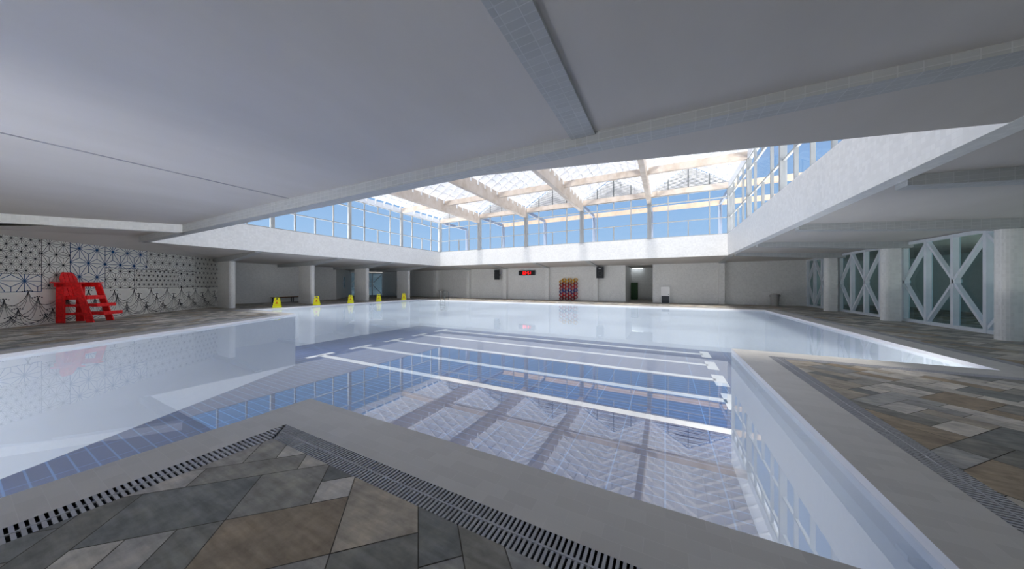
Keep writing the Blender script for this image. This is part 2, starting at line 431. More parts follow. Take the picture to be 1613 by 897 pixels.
# patterned wall: star lattice panels over waves, drawn as inlaid line work
def seg_clip(p, q, rect):
    x0, x1, y0, y1 = rect; dx, dy = q[0]-p[0], q[1]-p[1]; t0, t1 = 0., 1.
    for pp, qq in ((-dx, p[0]-x0), (dx, x1-p[0]), (-dy, p[1]-y0), (dy, y1-p[1])):
        if abs(pp) < 1e-12:
            if qq < 0: return None
        else:
            r = qq/pp
            if pp < 0: t0 = max(t0, r)
            else: t1 = min(t1, r)
    if t0 >= t1: return None
    return (p[0]+dx*t0, p[1]+dy*t0), (p[0]+dx*t1, p[1]+dy*t1)
tb = MB(); OFF = .006
def tpt(s, z, o=OFF): p = P0+tile_dir*s+tile_n*o; return (p.x, p.y, z)
def line(p, q, w, mi, o=OFF):
    d = Vector((q[0]-p[0], q[1]-p[1]))
    if d.length < 1e-5: return
    k = Vector((-d.y, d.x)).normalized()*(w/2)
    tb.poly([tpt(p[0]-k.x, p[1]-k.y, o), tpt(q[0]-k.x, q[1]-k.y, o), tpt(q[0]+k.x, q[1]+k.y, o), tpt(p[0]+k.x, p[1]+k.y, o)][::-1], mi)
def stars(rect, a, mi, w):
    """hemp leaf lattice: triangles of side a with the spokes from each centre"""
    x0, x1, y0, y1 = rect; hy = a*.9
    j0 = -2; j1 = int((x1-x0)/a)+3; i1 = int((y1-y0)/hy)+3
    def nd(i, j): return (x0+.5*a+j*a-(a/2 if i % 2 else 0), y1-.35*a-i*hy)
    for i in range(-2, i1):
        for j in range(j0, j1):
            P = nd(i, j); rt = nd(i, j+1)
            if i % 2: d1, d2 = nd(i+1, j-1), nd(i+1, j)
            else: d1, d2 = nd(i+1, j), nd(i+1, j+1)
            for T in ((P, rt, d2), (P, d1, d2)):
                cx = sum(t[0] for t in T)/3; cy = sum(t[1] for t in T)/3
                for t in T:
                    sg = seg_clip(t, (cx, cy), rect)
                    if sg: line(*sg, w, mi)
            for t in (rt, d1, d2):
                sg = seg_clip(P, t, rect)
                if sg: line(*sg, w, mi)
            if x0-.01 <= P[0] <= x1+.01 and y0 < P[1] < y1:
                k = .005+a*.024
                tb.poly([tpt(P[0]-k, P[1]-k, OFF+.002), tpt(P[0]+k, P[1]-k, OFF+.002), tpt(P[0]+k, P[1]+k, OFF+.002), tpt(P[0]-k, P[1]+k, OFF+.002)][::-1], mi)
    for p, q in (((x0, y0), (x0, y1)), ((x1, y0), (x1, y1)), ((x0, y0), (x1, y0))): line(p, q, w, mi)
ZT = 3.44; ZV = 1.42
tb.prism([tuple(P0+tile_dir*-4.2), tuple(P0+tile_dir*12.6), tuple(P0+tile_dir*12.6-tile_n*.3), tuple(P0+tile_dir*-4.2-tile_n*.3)], 0, 4.1, 0)
tb.prism([tuple(P0+tile_dir*-13.), tuple(P0+tile_dir*-4.2), tuple(P0+tile_dir*-4.2-tile_n*.3), tuple(P0+tile_dir*-13.-tile_n*.3)], 3.5, 4.1, 0)
tb.prism([tuple(P0+tile_dir*-13.), tuple(P0+tile_dir*-4.2), tuple(P0+tile_dir*-4.2-tile_n*.3), tuple(P0+tile_dir*-13.-tile_n*.3)], 0, .4, 0)  # unseen stretch left open between these two strips to let light in
K, Bl = 1, 2
panels = [(-4.2, -2.0, ZV, ZT, .7, Bl), (-2.0, 1.16, 2.0, ZT, .27, K), (-2.0, 1.16, ZV-.1, 2.0, .76, Bl), (1.16, 2.11, ZV, ZT, .475, K), (2.11, 3.5, ZV, ZT, .695, Bl), (3.5, 5.58, 2.42, ZT, .693, Bl),
          (3.5, 4.89, ZV, 2.42, .463, K), (4.89, 7.6, ZV, 2.42, .27, K), (5.58, 6.54, 2.42, ZT, .48, K), (6.54, 8.94, 2.42, ZT, .48, K), (7.6, 8.94, ZV, 2.42, .446, K), (8.94, 12.6, ZV, ZT, .35, K)]
for x0, x1, y0, y1, a, mi in panels: stars((x0, x1, y0, y1), a, mi, (.010 if a < .3 else .014) if mi == K else .022)
# waves: peaks whose concave flanks sweep down, a few curved lines each
rw = random.Random(5)
def wave(s0, z0, wd, ht):
    for sgn in (-1, 1):
        for k in range(1, 4):
            q = (.25, .45, .72, 1.)[k]; ex = sgn*wd*q; pr = None
            for m in range(9):
                u = m/8; x = s0+ex*(u**1.5); z = z0-ht*(1-(1-u)**1.9)*(1.25-.4*q)
                z = max(z, .01)
                if pr and z > .011: line(pr, (x, z), .011 if k < 3 else .016, K)
                pr = (x, z)
    for dx, dz in ((-.17, -.02), (-.10, .0), (-.03, .02), (.05, .015), (.12, -.01)):
        rr = .022; pts = [(s0+dx+rr*1.3*math.cos(t*PI/3), z0+dz-.02+rr*math.sin(t*PI/3)) for t in range(6)]
        tb.poly([tpt(x, z, OFF+.002) for x, z in pts], K)
for row, (z0, ht) in enumerate(((1.37, .70), (1.10, .85), (.66, .62), (.40, .4))):
    s_ = -3.6+(.55 if row % 2 else 0)
    while s_ < 12.4:
        wave(s_, z0+rw.uniform(-.04, .04), .62*rw.uniform(.9, 1.1), ht); s_ += 1.05*rw.uniform(.9, 1.1)
MAT['patternbase'] = plain('pattern_wall_base', (.78, .77, .72), .55, .25, var=.03)
struct(tb.build('wall_patterned', ['patternbase', 'line_black', 'line_blue']), 'white feature wall with star lattice panels above a band of line drawn waves', 'wall')
# near walls (behind the viewer) close the hall; window band added to let light in
b = MB(); b.box(-14, 17, -9.1, -8.8, 0, .4); b.box(-14, 17, -9.1, -8.8, 2.1, 4.3)
for k in range(11): b.box(-14+k*3, -13.8+k*3, -9.1, -8.8, .4, 2.1)
struct(b.build('wall_near', 'wall'), 'unseen wall behind the viewer, its long window band added for light', 'wall')
b = MB(); b.box(15.5, 15.8, -8.8, 33, 0, 3.8); b.box(XR+.3, 15.5, 32.7, 33, 0, 3.8)
MAT['tealwall'] = plain('sage_wall_paint', (.72, .80, .78), .6)
struct(b.build('wall_right', 'tealwall'), 'pale wall of the room beyond the glass partition', 'wall')

# ------------------------------------------------------------------ ceilings
XG = [-22.25, -17.0, -11.72, -6.43, -1.12, 4.15]; YG = [4.5, 9.7, 14.9, 20.1, 25.4]
FL, FR, FN, FF = -22.15, 3.88, 4.65, 25.4     # inner faces of the fascia ring
ZF0, ZF1 = 3.65, 5.17
b = MB()
Yn = -8.8
def cq(*p): b.poly(list(p))
R = (-22.45, 4.35, 3.91)
# near slab
cq((-9.1, 4.4, 3.95), (-9.1, Yn, 3.95), (4.1, Yn, 3.73), (4.1, 4.4, 3.73))
cq((-16.84, 4.4, 3.95), (-20.4, -.26, 3.95), tw(-13)+(3.95,), (-9.1, Yn, 3.95), (-9.1, 4.4, 3.95))
# towards the patterned wall
cq((-16.84, 4.4, 3.95), R, tw(4.6)+(3.42,), tw(-1.6)+(3.42,))
b.poly([R, tw(12.6)+(3.41,), tw(4.6)+(3.42,)])
b.poly([R, (-22.3, 4.65, ZF0), tw(12.6)+(3.41,)])
# left side
cq((-22.3, 4.65, ZF0), (-22.3, 25.55, ZF0), (-31.4, 25.55, 3.4), (-31.4, 10.9, 3.4), tw(12.6)+(3.41,))
cq((-31.4, 10.9, 3.4), (-31.4, 25.55, 3.4), (-38.6, 25.55, 3.4), (-38.6, 10.9, 3.4))
cq((-22.3, 25.55, ZF0), (-22.3, YF+.1, 3.4), (-31.4, YF+.1, 3.4), (-31.4, 25.55, 3.4))
cq((-31.4, 25.55, 3.4), (-31.4, YF+.1, 3.4), (-38.6, YF+.1, 3.4), (-38.6, 25.55, 3.4))
# far side
cq((-22.3, 25.55, ZF0), (4.0, 25.55, ZF0), (4.0, YF+.1, 3.4), (-22.3, YF+.1, 3.4))
# right side
cq((4.1, Yn, 3.74), (XR+.1, Yn, 3.44), (XR+.1, 25.55, 3.44), (4.1, 25.55, 3.74))
cq((4.0, 25.55, 3.70), (XR+.1, 25.55, 3.44), (XR+.1, YF+.1, 3.41), (4.0, YF+.1, 3.41))
cq((XR+.1, Yn, 3.44), (11.6, Yn, 3.44), (11.6, 32.8, 3.44), (XR+.1, 32.8, 3.44))
cq((11.6, 18.5, 3.44), (14.8, 18.5, 3.44), (14.8, 32.8, 3.44), (11.6, 32.8, 3.44))
cq((14.8, Yn, 3.44), (15.6, Yn, 3.44), (15.6, 32.8, 3.44), (14.8, 32.8, 3.44))
# triangular soffit at the opening corner
b.poly([(-3.44, 4.6, ZF0+.005), (3.95, 4.6, ZF0+.005), (3.95, 6.25, ZF0+.005)])
b.poly([(-3.44, 4.6, ZF0+.06), (3.95, 4.6, ZF0+.06), (3.95, 6.25, ZF0+.06)])
b.poly([(-3.44, 4.6, ZF0+.005), (-3.44, 4.6, ZF0+.06), (3.95, 6.25, ZF0+.06), (3.95, 6.25, ZF0+.005)])
cj = MB()
struct(b.build('ceiling', 'ceiling'), 'grey plaster ceiling around the skylight opening', 'ceiling')
b = MB(); b.box(-9.115, -9.085, Yn, 4.36, 3.935, 3.96)
MAT['jointgrey'] = plain('joint_grey', (.36, .36, .38), .8, .1)
struct(b.build('trim_2', 'jointgrey'), 'dark expansion joint across the ceiling', 'ceiling joint')
# flat roof above, keeps the sky out of the plenum
b = MB(); z = 4.2
for x0, x1, y0, y1 in ((-46, 10.4, -9.2, 4.36), (-46, -22.44, 4.36, 25.68), (4.19, 10.4, 4.36, 25.68), (-46, 10.4, 25.68, 36), (14.9, 17, -9.2, 36), (10.4, 11.6, -9.2, 36), (11.6, 14.9, 18.5, 36)): b.box(x0, x1, y0, y1, 4.2, 4.3)
struct(b.build('roof_slab', 'wall'), 'flat roof over the low parts of the hall', 'roof')

# fascia ring
for nm, a in (('pale fascia band under the clerestory on the lifeguard chair side', (-22.45, FL, 4.5, 25.7, ZF0, ZF1)),
              ('pale fascia band under the clerestory above the clock wall', (FL, FR, FF, 25.7, ZF0, ZF1)),
              ('bright white fascia band above the glass partition side of the pool', (FR, 4.2, 4.5, 25.7, ZF0, ZF1)),):
    b = MB(); b.box(*a); struct(b.build('fascia_beam', 'fascia'), nm, 'fascia beam')
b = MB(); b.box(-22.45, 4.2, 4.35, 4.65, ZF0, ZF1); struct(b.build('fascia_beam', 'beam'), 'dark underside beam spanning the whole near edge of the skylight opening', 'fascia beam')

# near cross beam and slanted beam
b = MB(); b.hexa([(-1.25, -2.0, 3.77), (-.90, -2.0, 3.77), (-.90, 4.345, 3.77), (-1.25, 4.345, 3.77), (-1.25, -2.0, 3.9), (-.90, -2.0, 3.9), (-.90, 4.345, 3.9), (-1.25, 4.345, 3.9)])
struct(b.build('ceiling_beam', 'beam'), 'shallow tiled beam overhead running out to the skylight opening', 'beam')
b = MB(); a0 = Vector((-16.84, 4.35)); a1 = Vector((-20.4, -.26)); nn = Vector((-(a1-a0).y, (a1-a0).x)).normalized()*.3
if nn.x > 0: nn = -nn
b.prism([tuple(a0), tuple(a1), tuple(a1+nn), tuple(a0+nn)], 3.65, 4.0)
struct(b.build('ceiling_beam', 'fascia'), 'pale beam meeting the patterned wall above the lifeguard chair', 'beam')

# side beams
lab_l = ['first', 'second', 'third', 'fourth']
YL = [8.87, 14.0, 19.1, 24.4]
for i, y in enumerate(YL):
    x0 = -29.0 if i == 0 else -31.25
    b = MB(); b.extr([(x0, y, 3.17), (-25.9, y, 3.17), (-22.44, y, 3.58), (-22.44, y, 3.72), (x0, y, 3.6)], (0, .36, 0))
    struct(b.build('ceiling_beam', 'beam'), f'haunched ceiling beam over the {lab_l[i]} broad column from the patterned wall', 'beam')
    # stadium shaped column
    c = MB(); pts = [(-27.75, y+.36), (-27.75, y)]; r = .18
    pts += [(-26.08+r*math.sin(t), y+r-r*math.cos(t)) for t in [k*PI/10 for k in range(11)]]
    c.prism(pts, 0, 3.17)
    struct(c.build('column', 'column'), f'{lab_l[i]} broad rounded column from the patterned wall', 'column', 'broad columns beside the caution signs')
YR = [-2.0, 3.4, 8.65, 13.92, 19.11, 24.45]
for i, y in enumerate(YR):
    b = MB(); b.extr([(4.19, y, 3.53), (8.7, y, 3.18), (9.45, y, 3.18), (9.45, y, 3.52), (4.19, y, 3.80)], (0, .36, 0))
    nth = ['sixth', 'fifth', 'fourth', 'third', 'second', 'first'][i]
    struct(b.build('ceiling_beam', 'beam'), f'{nth} tapering beam from the clock wall over the glass partition walk', 'beam')
    c = MB(); r = .2
    pts = [(9.08, y), (9.08, y+.4)]+[(8.74-r*math.sin(t), y+r+r*math.cos(t)) for t in [k*PI/10 for k in range(11)]]
    c.prism(pts[::-1], 0, 3.19)
    struct(c.build('column', 'column'), f'{nth} rounded column from the clock wall standing in the glass partition line', 'column')
for x, nm in ((-21.0, 'beside the pool ladder'), (-15.95, 'beside the speaker turned sideways'), (-10.95, 'between clock and honeycomb rack'), (-5.97, 'between honeycomb rack and front facing speaker'), (4.06, 'between water dispenser and grey bin')):
    b = MB(); b.box(x-.2, x+.2, 28.95, YF+.01, 0, 3.32)
    struct(b.build('column', 'column'), f'square wall column {nm}', 'column')
    b = MB(); b.extr([(x-.17, 25.68, 3.58), (x-.17, 28.95, 3.32), (x-.17, YF+.01, 3.32), (x-.17, YF+.01, 3.5), (x-.17, 25.68, 3.75)], (.34, 0, 0))
    struct(b.build('ceiling_beam', 'beam'), f'short ceiling beam {nm}', 'beam')
b = MB(); b.box(-26.4, -25.95, 28.95, YF+.01, 0, 3.4); struct(b.build('column', 'column'), 'square wall column beside the far small bin', 'column')
b = MB(); b.box(-38.4, -29, 24.75, 25.1, 3.22, 3.5); struct(b.build('ceiling_beam', 'fascia'), 'pale lintel beam in front of the double glass door', 'beam')

# ------------------------------------------------------------------ clerestory: posts, windows, timber
ZH = 8.4
b = MB(); b.box(-22.45, 4.2, 4.35, 4.6, 5.17, 8.4); struct(b.build('wall_sun_block', 'fascia'), 'plain white unseen wall added to block sun on the near clerestory side', 'wall')  # unseen side, made solid to keep direct sun off the deck spur
wn = [0]
def window(p, q, nrm, label):
    """one bay between posts: p,q ends in plan; nrm inward normal"""
    wn[0] += 1; p = Vector(p); q = Vector(q); d = (q-p); ln = d.length; e = d/ln
    c = (p+q)/2
    root = empty(f'window_{wn[0]}', (c.x, c.y, ZF1), label, 'window', None, 'structure')
    f = MB(); ax = e; ay = Vector(nrm)
    def rail(z, h): f.ob(c, ax, ay, ln/2, .045, z-h/2, z+h/2)
    def mull(t, z0, z1, w=.07): f.ob(p+e*(ln*t), ax, ay, w/2, .055, z0, z1)
    rail(ZF1+.03, .06); rail(6.35, .06); rail(7.79, .07); rail(ZH-.02, .06)
    for t in (.25, .75): mull(t, ZF1, ZH)
    mull(.5, ZF1, 6.35); mull(.5, 7.79, ZH)
    f.build('window_frame', 'frame', root)
    g = MB(); a = p; bb = q
    g.poly([(a.x, a.y, ZF1), (bb.x, bb.y, ZF1), (bb.x, bb.y, ZH), (a.x, a.y, ZH)])
    g.build('glass_pane', 'clear', root)
sides = {'lifeguard chair side': [((XG[0], YG[i]), (XG[0], YG[i+1]), (1, 0)) for i in range(4)],
         'clock wall side': [((XG[i], YG[4]+.1), (XG[i+1], YG[4]+.1), (0, -1)) for i in range(5)],
         'glass partition side': [((4.02, YG[i]), (4.02, YG[i+1]), (-1, 0)) for i in range(4)],
}
ordn = ['first', 'second', 'third', 'fourth', 'fifth']
for k, lst in sides.items():
    for i, a in enumerate(lst):
        frm = 'the near corner' if k in ('lifeguard chair side', 'glass partition side') else 'the lifeguard chair side corner'
        window(*a, f'clerestory window bay on the {k}, {ordn[i]} from {frm}')
def post(x, y, lab, w=.30, z0=ZF1, z1=ZH, mat='frame', nm='clerestory_post'):
    b = MB(); b.box(x-w/2, x+w/2, y-w/2, y+w/2, z0, z1); return struct(b.build(nm, mat), lab, 'post')
for i, x in enumerate(XG):
    xx = x+.02 if i < 5 else 4.04
    post(xx, YG[4]+.1, f'clerestory post above the clock wall, {(ordn+["sixth"])[i]} from the chair side corner')
for j in (1, 2, 3):
    post(XG[0], YG[j], f'clerestory post on the lifeguard chair side, {ordn[j]} from the near corner', .2)
    post(4.02, YG[j], f'clerestory post above the bright fascia, {ordn[j]} from the near corner', .2)
# timber: four deep girders along the hall, plates across
for i in range(1, 5):
    b = MB(); x = XG[i]; y0, y1 = YG[0]-.1, YG[4]+.22
    b.box(x-.14, x+.14, y0, y1, 7.9, 8.82)
    struct(b.build('timber_beam', 'timber'), f'deep pale timber girder under the skylight, {ordn[i-1]} from the chair side', 'beam')
for j in range(5):
    for i in range(5):
        b = MB(); x0, x1 = XG[i]+.14, XG[i+1]-.14; y = YG[j]+(.1 if j == 4 else 0)
        b.box(x0, x1, y-.12, y+.12, ZH, 8.80)
        struct(b.build('timber_beam', 'timber'), f'pale timber cross beam, {ordn[j]} row from the near side, {ordn[i]} bay from the chair side', 'beam')
for x, nm in ((XG[0], 'chair side'), (4.05, 'glass partition side')):
    b = MB(); b.box(x-.12, x+.12, YG[0]-.1, YG[4]+.22, ZH, 8.80)
    struct(b.build('eave_beam', 'glassframe'), f'pale steel eave beam on the {nm}', 'beam')
# folded skylight roof, one gable per bay
ZE, ZR = 8.86, 10.35
y0, y1 = YG[0]-.1, YG[4]+.22
for i in range(5):
    xa, xb = XG[i], XG[i+1]; xm = (xa+xb)/2
    root = empty('skylight_roof', (xm, (y0+y1)/2, ZE), f'white folded skylight gable, {ordn[i]} bay from the chair side', 'skylight', None, 'structure')
    for sgn, xe in ((-1, xa), (1, xb)):
        s_ = MB(); nst = 5; xw = xe+(-.0)*sgn
        # sheet laid in overlapping strips, each a little stepped
        for k in range(nst):
            t0, t1 = k/nst, (k+1)/nst
            ax_, az = xe+(xm-xe)*t0, ZE+.16+(ZR-ZE)*t0; bx_, bz = xe+(xm-xe)*t1, ZE+.16+(ZR-ZE)*t1-.05
            P = [(ax_, y0, az), (ax_, y1, az), (bx_, y1, bz), (bx_, y0, bz)]
            s_.poly(P if sgn > 0 else P[::-1])
            if k < nst-1:
                Q = [(bx_, y0, bz), (bx_, y1, bz), (bx_, y1, bz+.05), (bx_, y0, bz+.05)]
                s_.poly(Q)
        s_.build('roof_sheet', 'roof', root)
        m_ = MB()
        for k in range(1, nst):
            t = k/nst; px_ = xe+(xm-xe)*t; pz = ZE+.10+(ZR-ZE)*t
            m_.box(px_-.03, px_+.03, y0+.05, y1-.05, pz-.03, pz+.02)
        m_.build('purlins', 'white', root)
        yy = y0+.45
        while yy < y1-.2:
            r_ = MB(); a = (xe-sgn*.16, yy, ZE-.0); c = (xm, yy, ZR+.02)
            r_.bar(a, c, .07, .13, 0, side=(0, 1, 0))
            r_.box(a[0]-.05, a[0]+.05, yy-.05, yy+.05, ZE-.32, ZE+.05)
            r_.build('rafter', 'white', root)
            yy += .88
    for y in (y0+.02, y1-.12):
        lv = MB(); k = 0; z = ZE-.05
        while z < ZR-.05:
            hw = (xb-xa)/2*(1-(z-ZE)/(ZR-ZE+.02)) - .05
            hw = min(hw, (xb-xa)/2-.14)
            if hw > .05:
                lv.hexa([(xm-hw, y, z), (xm+hw, y, z), (xm+hw, y+.02, z), (xm-hw, y+.02, z), (xm-hw, y+.05, z+.075), (xm+hw, y+.05, z+.075), (xm+hw, y+.07, z+.075), (xm-hw, y+.07, z+.075)])
            z += .09
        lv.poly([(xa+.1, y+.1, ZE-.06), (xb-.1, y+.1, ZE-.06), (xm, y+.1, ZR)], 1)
        for t in (.25, .5, .75):
            xx = xa+(xb-xa)*t; zt = ZE+(ZR-ZE)*(1-abs(t-.5)*2)
            lv.box(xx-.035, xx+.035, y-.03, y-.005, ZE-.06, zt, 1)
        lv.build('gable_louvre', ['white', 'lou'], root)
# outer frame beyond the clerestory
YO = 30.55
for i, x in enumerate(XG):
    post(x, YO, f'outer post beyond the clerestory, {(ordn+["sixth"])[i]} from the chair side', .26, 4.3, ZH, 'steel', 'outer_post')
    b = MB(); b.box(x-.08, x+.08, YG[4]+.3, YO-.1, ZH-.02, ZH+.26)
    struct(b.build('steel_beam', 'steel'), f'pale steel beam linking clerestory and outer post, {(ordn+["sixth"])[i]} from the chair side', 'beam')
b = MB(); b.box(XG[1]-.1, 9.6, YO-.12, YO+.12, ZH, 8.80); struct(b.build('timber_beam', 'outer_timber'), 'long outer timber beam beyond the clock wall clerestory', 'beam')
for j in (3, 4):
    y = YG[j]+(.1 if j == 4 else 0)
    if j == 4:
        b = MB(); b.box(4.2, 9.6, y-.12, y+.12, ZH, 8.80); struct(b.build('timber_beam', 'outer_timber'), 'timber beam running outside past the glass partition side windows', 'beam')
post(9.5, 25.5, 'outer post above the glass partition walk', .26, 4.3, ZH, 'steel', 'outer_post')
post(9.5, YO, 'outer corner post beyond both clerestory sides', .26, 4.3, ZH, 'steel', 'outer_post')

# ------------------------------------------------------------------ glass partition
def partition(px_, y_top, npan, w, label, ztop=3.43):
    wn[0] += 1
    root = empty(f'window_{wn[0]}', (px_, y_top-npan*w/2, 0), label, 'glass partition', None, 'structure')
    f = MB(); y1_ = y_top; y0_ = y_top-npan*w; t = .075
    f.box(px_-.08, px_+.08, y0_, y1_, 0, .12); f.box(px_-.08, px_+.08, y0_, y1_, ztop-.12, ztop)
    zm = ztop/2
    for k in range(npan+1):
        y = y1_-k*w; f.box(px_-.09, px_+.09, y-.06, y+.06, 0, ztop)
    f.build('window_frame', 'glassframe', root)
    d = MB()
    for k in range(npan):
        ya, yb = y1_-k*w, y1_-(k+1)*w
        if k % 2 == 0: d.bar((px_, yb, ztop-.12), (px_, ya, zm+.02), .12, .09, 0, side=(1, 0, 0)); d.bar((px_, ya, zm-.02), (px_, yb, .12), .12, .09, 0, side=(1, 0, 0))
        else: d.bar((px_, ya, ztop-.12), (px_, yb, zm+.02), .12, .09, 0, side=(1, 0, 0)); d.bar((px_, yb, zm-.02), (px_, ya, .12), .12, .09, 0, side=(1, 0, 0))
        if k % 2 == 0: d.box(px_-.09, px_+.09, ya-.13, ya+.0, zm-.07, zm+.07)
    d.build('diamond_lattice', 'glassframe', root)
    g = MB(); g.poly([(px_+.06, y0_, .1), (px_+.06, y1_, .1), (px_+.06, y1_, ztop-.1), (px_+.06, y0_, ztop-.1)]); g.build('glass_pane', 'teal', root)
for i, y in enumerate([29.38, 24.8, 19.45, 14.25, 8.95, 3.7]):
    partition(9.36, y, 4, 1.25 if i else 1.13, f'diamond braced glass bay, {(ordn+["sixth"])[i]} from the clock wall')
# glass double door at the end of the slanted wall
wn[0] += 1
pA = Vector((-38.2, 25.8)); pB = Vector((-36.4, 29.4)); e = (pB-pA).normalized(); ln = (pB-pA).length; nr = Vector((e.y, -e.x))
root = empty('door_1', ((pA.x+pB.x)/2, (pA.y+pB.y)/2, 0), 'blue tinted glass double door with diamond bracing beside the slanting wall', 'door', None, 'structure')
f = MB(); c = (pA+pB)/2
for z in (.06, 3.2): f.ob(c, e, nr, ln/2, .06, z-.06, z+.06)
for t in (0, .32, .66, 1.): f.ob(pA+e*ln*t, e, nr, .06, .07, 0, 3.26)
f.build('door_frame', 'glassframe', root)
d = MB()
for k in range(3):
    a = pA+e*ln*(k/3); q = pA+e*ln*((k+1)/3)
    lo, hi = (a, q) if k % 2 == 0 else (q, a)
    d.bar((hi.x, hi.y, 3.15), (lo.x, lo.y, 1.7), .08, .08, 0, side=(nr.x, nr.y, 0)); d.bar((lo.x, lo.y, 1.6), (hi.x, hi.y, .1), .08, .08, 0, side=(nr.x, nr.y, 0))
d.build('diamond_lattice', 'glassframe', root)
g = MB(); a = pA-nr*.05; q = pB-nr*.05
MAT['bluepane'] = mk_glass('blue_pane', (.15, .25, .34), 1.)
g.poly([(a.x, a.y, .1), (q.x, q.y, .1), (q.x, q.y, 3.2), (a.x, a.y, 3.2)]); g.build('glass_pane', 'bluepane', root)
b = MB(); b.prism([(-41.5, 25.5), (-38.5, 33), (-38.8, 33), (-41.8, 25.5)], 0, 3.8); struct(b.build('wall_lobby', 'wall'), 'dim wall seen through the double glass door', 'wall')

# ------------------------------------------------------------------ things
def CB(): return MB()
# lifeguard chair
F = Vector((.75, .662)).normalized(); W = Vector((-.662, .75)).normalized(); O = Vector((-22.30, 2.16))
def cp(f_, w_, z): p = O+F*f_+W*w_; return (p.x, p.y, z)
root = empty('lifeguard_chair', (*(O+F*.6+W*.375), 0), 'tall red wooden lifeguard chair standing before the patterned wall', 'lifeguard chair')
def cbox(m, f0, f1, w0, w1, z0, z1):
    m.hexa([cp(f0, w0, z0), cp(f1, w0, z0), cp(f1, w1, z0), cp(f0, w1, z0), cp(f0, w0, z1), cp(f1, w0, z1), cp(f1, w1, z1), cp(f0, w1, z1)])
def cpart(nm, *boxes):
    m = MB()
    for q in boxes: cbox(m, *q)
    return m.build(nm, 'red', root)
for w0 in (0, .70):
    cpart('rear_leg', (0, .26, w0, w0+.05, 0, 1.64))
    m = MB(); wA, wB = w0-.03 if w0 == 0 else w0+.05, w0+.02 if w0 == 0 else w0+.10
    m.hexa([cp(.98, wA, 0), cp(1.22, wA, 0), cp(1.22, wB, 0), cp(.98, wB, 0), cp(.54, wA, 1.64), cp(.76, wA, 1.64), cp(.76, wB, 1.64), cp(.54, wB, 1.64)]); m.build('front_leg', 'red', root)
    cpart('armrest', (-.13, .82, w0-.06, w0+.12, 1.65, 1.70))
    cpart('arm_rail', (-.06, .76, w0, w0+.05, 1.50, 1.65))
    cpart('side_rail', (.02, 1.44, w0+.05*(w0 == 0), w0+.05*(w0 == 0)+.04, .31, .41)) if False else None
    ww = w0+.05 if w0 == 0 else w0-.04
    cpart('side_rail', (.02, 1.50, ww, ww+.04, .32, .42)); cpart('side_rail', (.02, 1.27, ww, ww+.04, .67, .77)); cpart('side_rail', (.02, .9, ww, ww+.04, .97, 1.08))
cpart('seat', (.12, .92, .05, .70, 1.08, 1.12))
cpart('step', (.78, .96, .02, .73, .98, 1.14)); cpart('step', (1.12, 1.30, -.0, .76, .66, .80)); cpart('step', (1.34, 1.53, -.0, .76, .31, .45))
for k in range(4):
    m = MB(); w0 = .07+k*.155; w1 = w0+.135; top = [2.02, 2.11, 2.11, 2.02][k]
    zb = 1.10; fb, ft = .24, .02
    if k in (0, 3):
        o_, i_ = (w0, w1) if k == 0 else (w1, w0)
        pts = [(w0, zb), (w1, zb), (w1, 2.10 if k == 0 else 1.86), ((w0+w1)/2+(.02 if k == 0 else .0)+(.0), 2.04), (w0, 1.86 if k == 0 else 2.10)]
    else: pts = [(w0, zb), (w1, zb), (w1, top+.005), (w0, top+.005)]
    P = [cp(fb+(ft-fb)*(z-zb)/1., w_, z) for w_, z in pts]; m.extr(P, (-F.x*.03, -F.y*.03, 0)); m.build('backrest_slat', 'red', root)
# caution signs
def make_sign():
    root = empty('caution_sign', (0, 0, 0), 'x', 'wet floor sign', 'yellow caution signs along the pool edge')
    for sg in (-1, 1):
        m = MB(); hb, ht = .24, .13; H = .70; tb_, tt = .17*sg, .03*sg
        def P(w_, t, o=0): z = H*t; y = tb_+(tt-tb_)*t; return (w_, y+o, z)
        # panel as a ring round the hand hole near the top
        def hw(t): return hb+(ht-hb)*t
        def strip(t0, t1, xa, xb_):
            a = [P(xa(t0), t0), P(xb_(t0), t0), P(xb_(t1), t1), P(xa(t1), t1)]
            m.extr(a if sg < 0 else a[::-1], (0, -.012*sg, 0))
        strip(0, .82, lambda t: -hw(t), lambda t: hw(t)); strip(.94, 1., lambda t: -hw(t), lambda t: hw(t))
        strip(.82, .94, lambda t: -hw(t), lambda t: -.07); strip(.82, .94, lambda t: .07, lambda t: hw(t))
        for x in (-.235, .175): m.box(x, x+.06, tb_-.01, tb_+.01, 0, .04)
        pn = m.build('panel', 'yellow', root)
        if sg < 0:
            for txt, t, sz in (('CAUTION', .70, .085), ('WET FLOOR', .22, .07)):
                cu = bpy.data.curves.new('lettering', 'FONT'); cu.body = txt; cu.size = sz; cu.align_x = 'CENTER'; cu.extrude = .001
                tmp = bpy.data.objects.new('tmp', cu); COL.objects.link(tmp); bpy.context.view_layer.update()
                me = bpy.data.meshes.new_from_object(tmp.evaluated_get(bpy.context.evaluated_depsgraph_get())); bpy.data.objects.remove(tmp); bpy.data.curves.remove(cu)
                me.materials.clear(); me.materials.append(MAT['signred'])
                o = bpy.data.objects.new('lettering', me); COL.objects.link(o); o.parent = pn
                p = P(0, t); o.location = (0, p[1]-.006, p[2]); o.rotation_euler = (PI/2-.2, 0, 0)
            m = MB(); a = [P(-.09, .40, -.004), P(.09, .40, -.004), P(0, .64, -.004)]; m.poly(a); o = m.build('warning_triangle', 'signred', pn)
    return root
def kids(o): return [c for c in bpy.data.objects if c.parent == o]
def copy_tree(o, parent=None):
    c = o.copy(); COL.objects.link(c); c.parent = parent
    for k in kids(o): copy_tree(k, c)
    return c
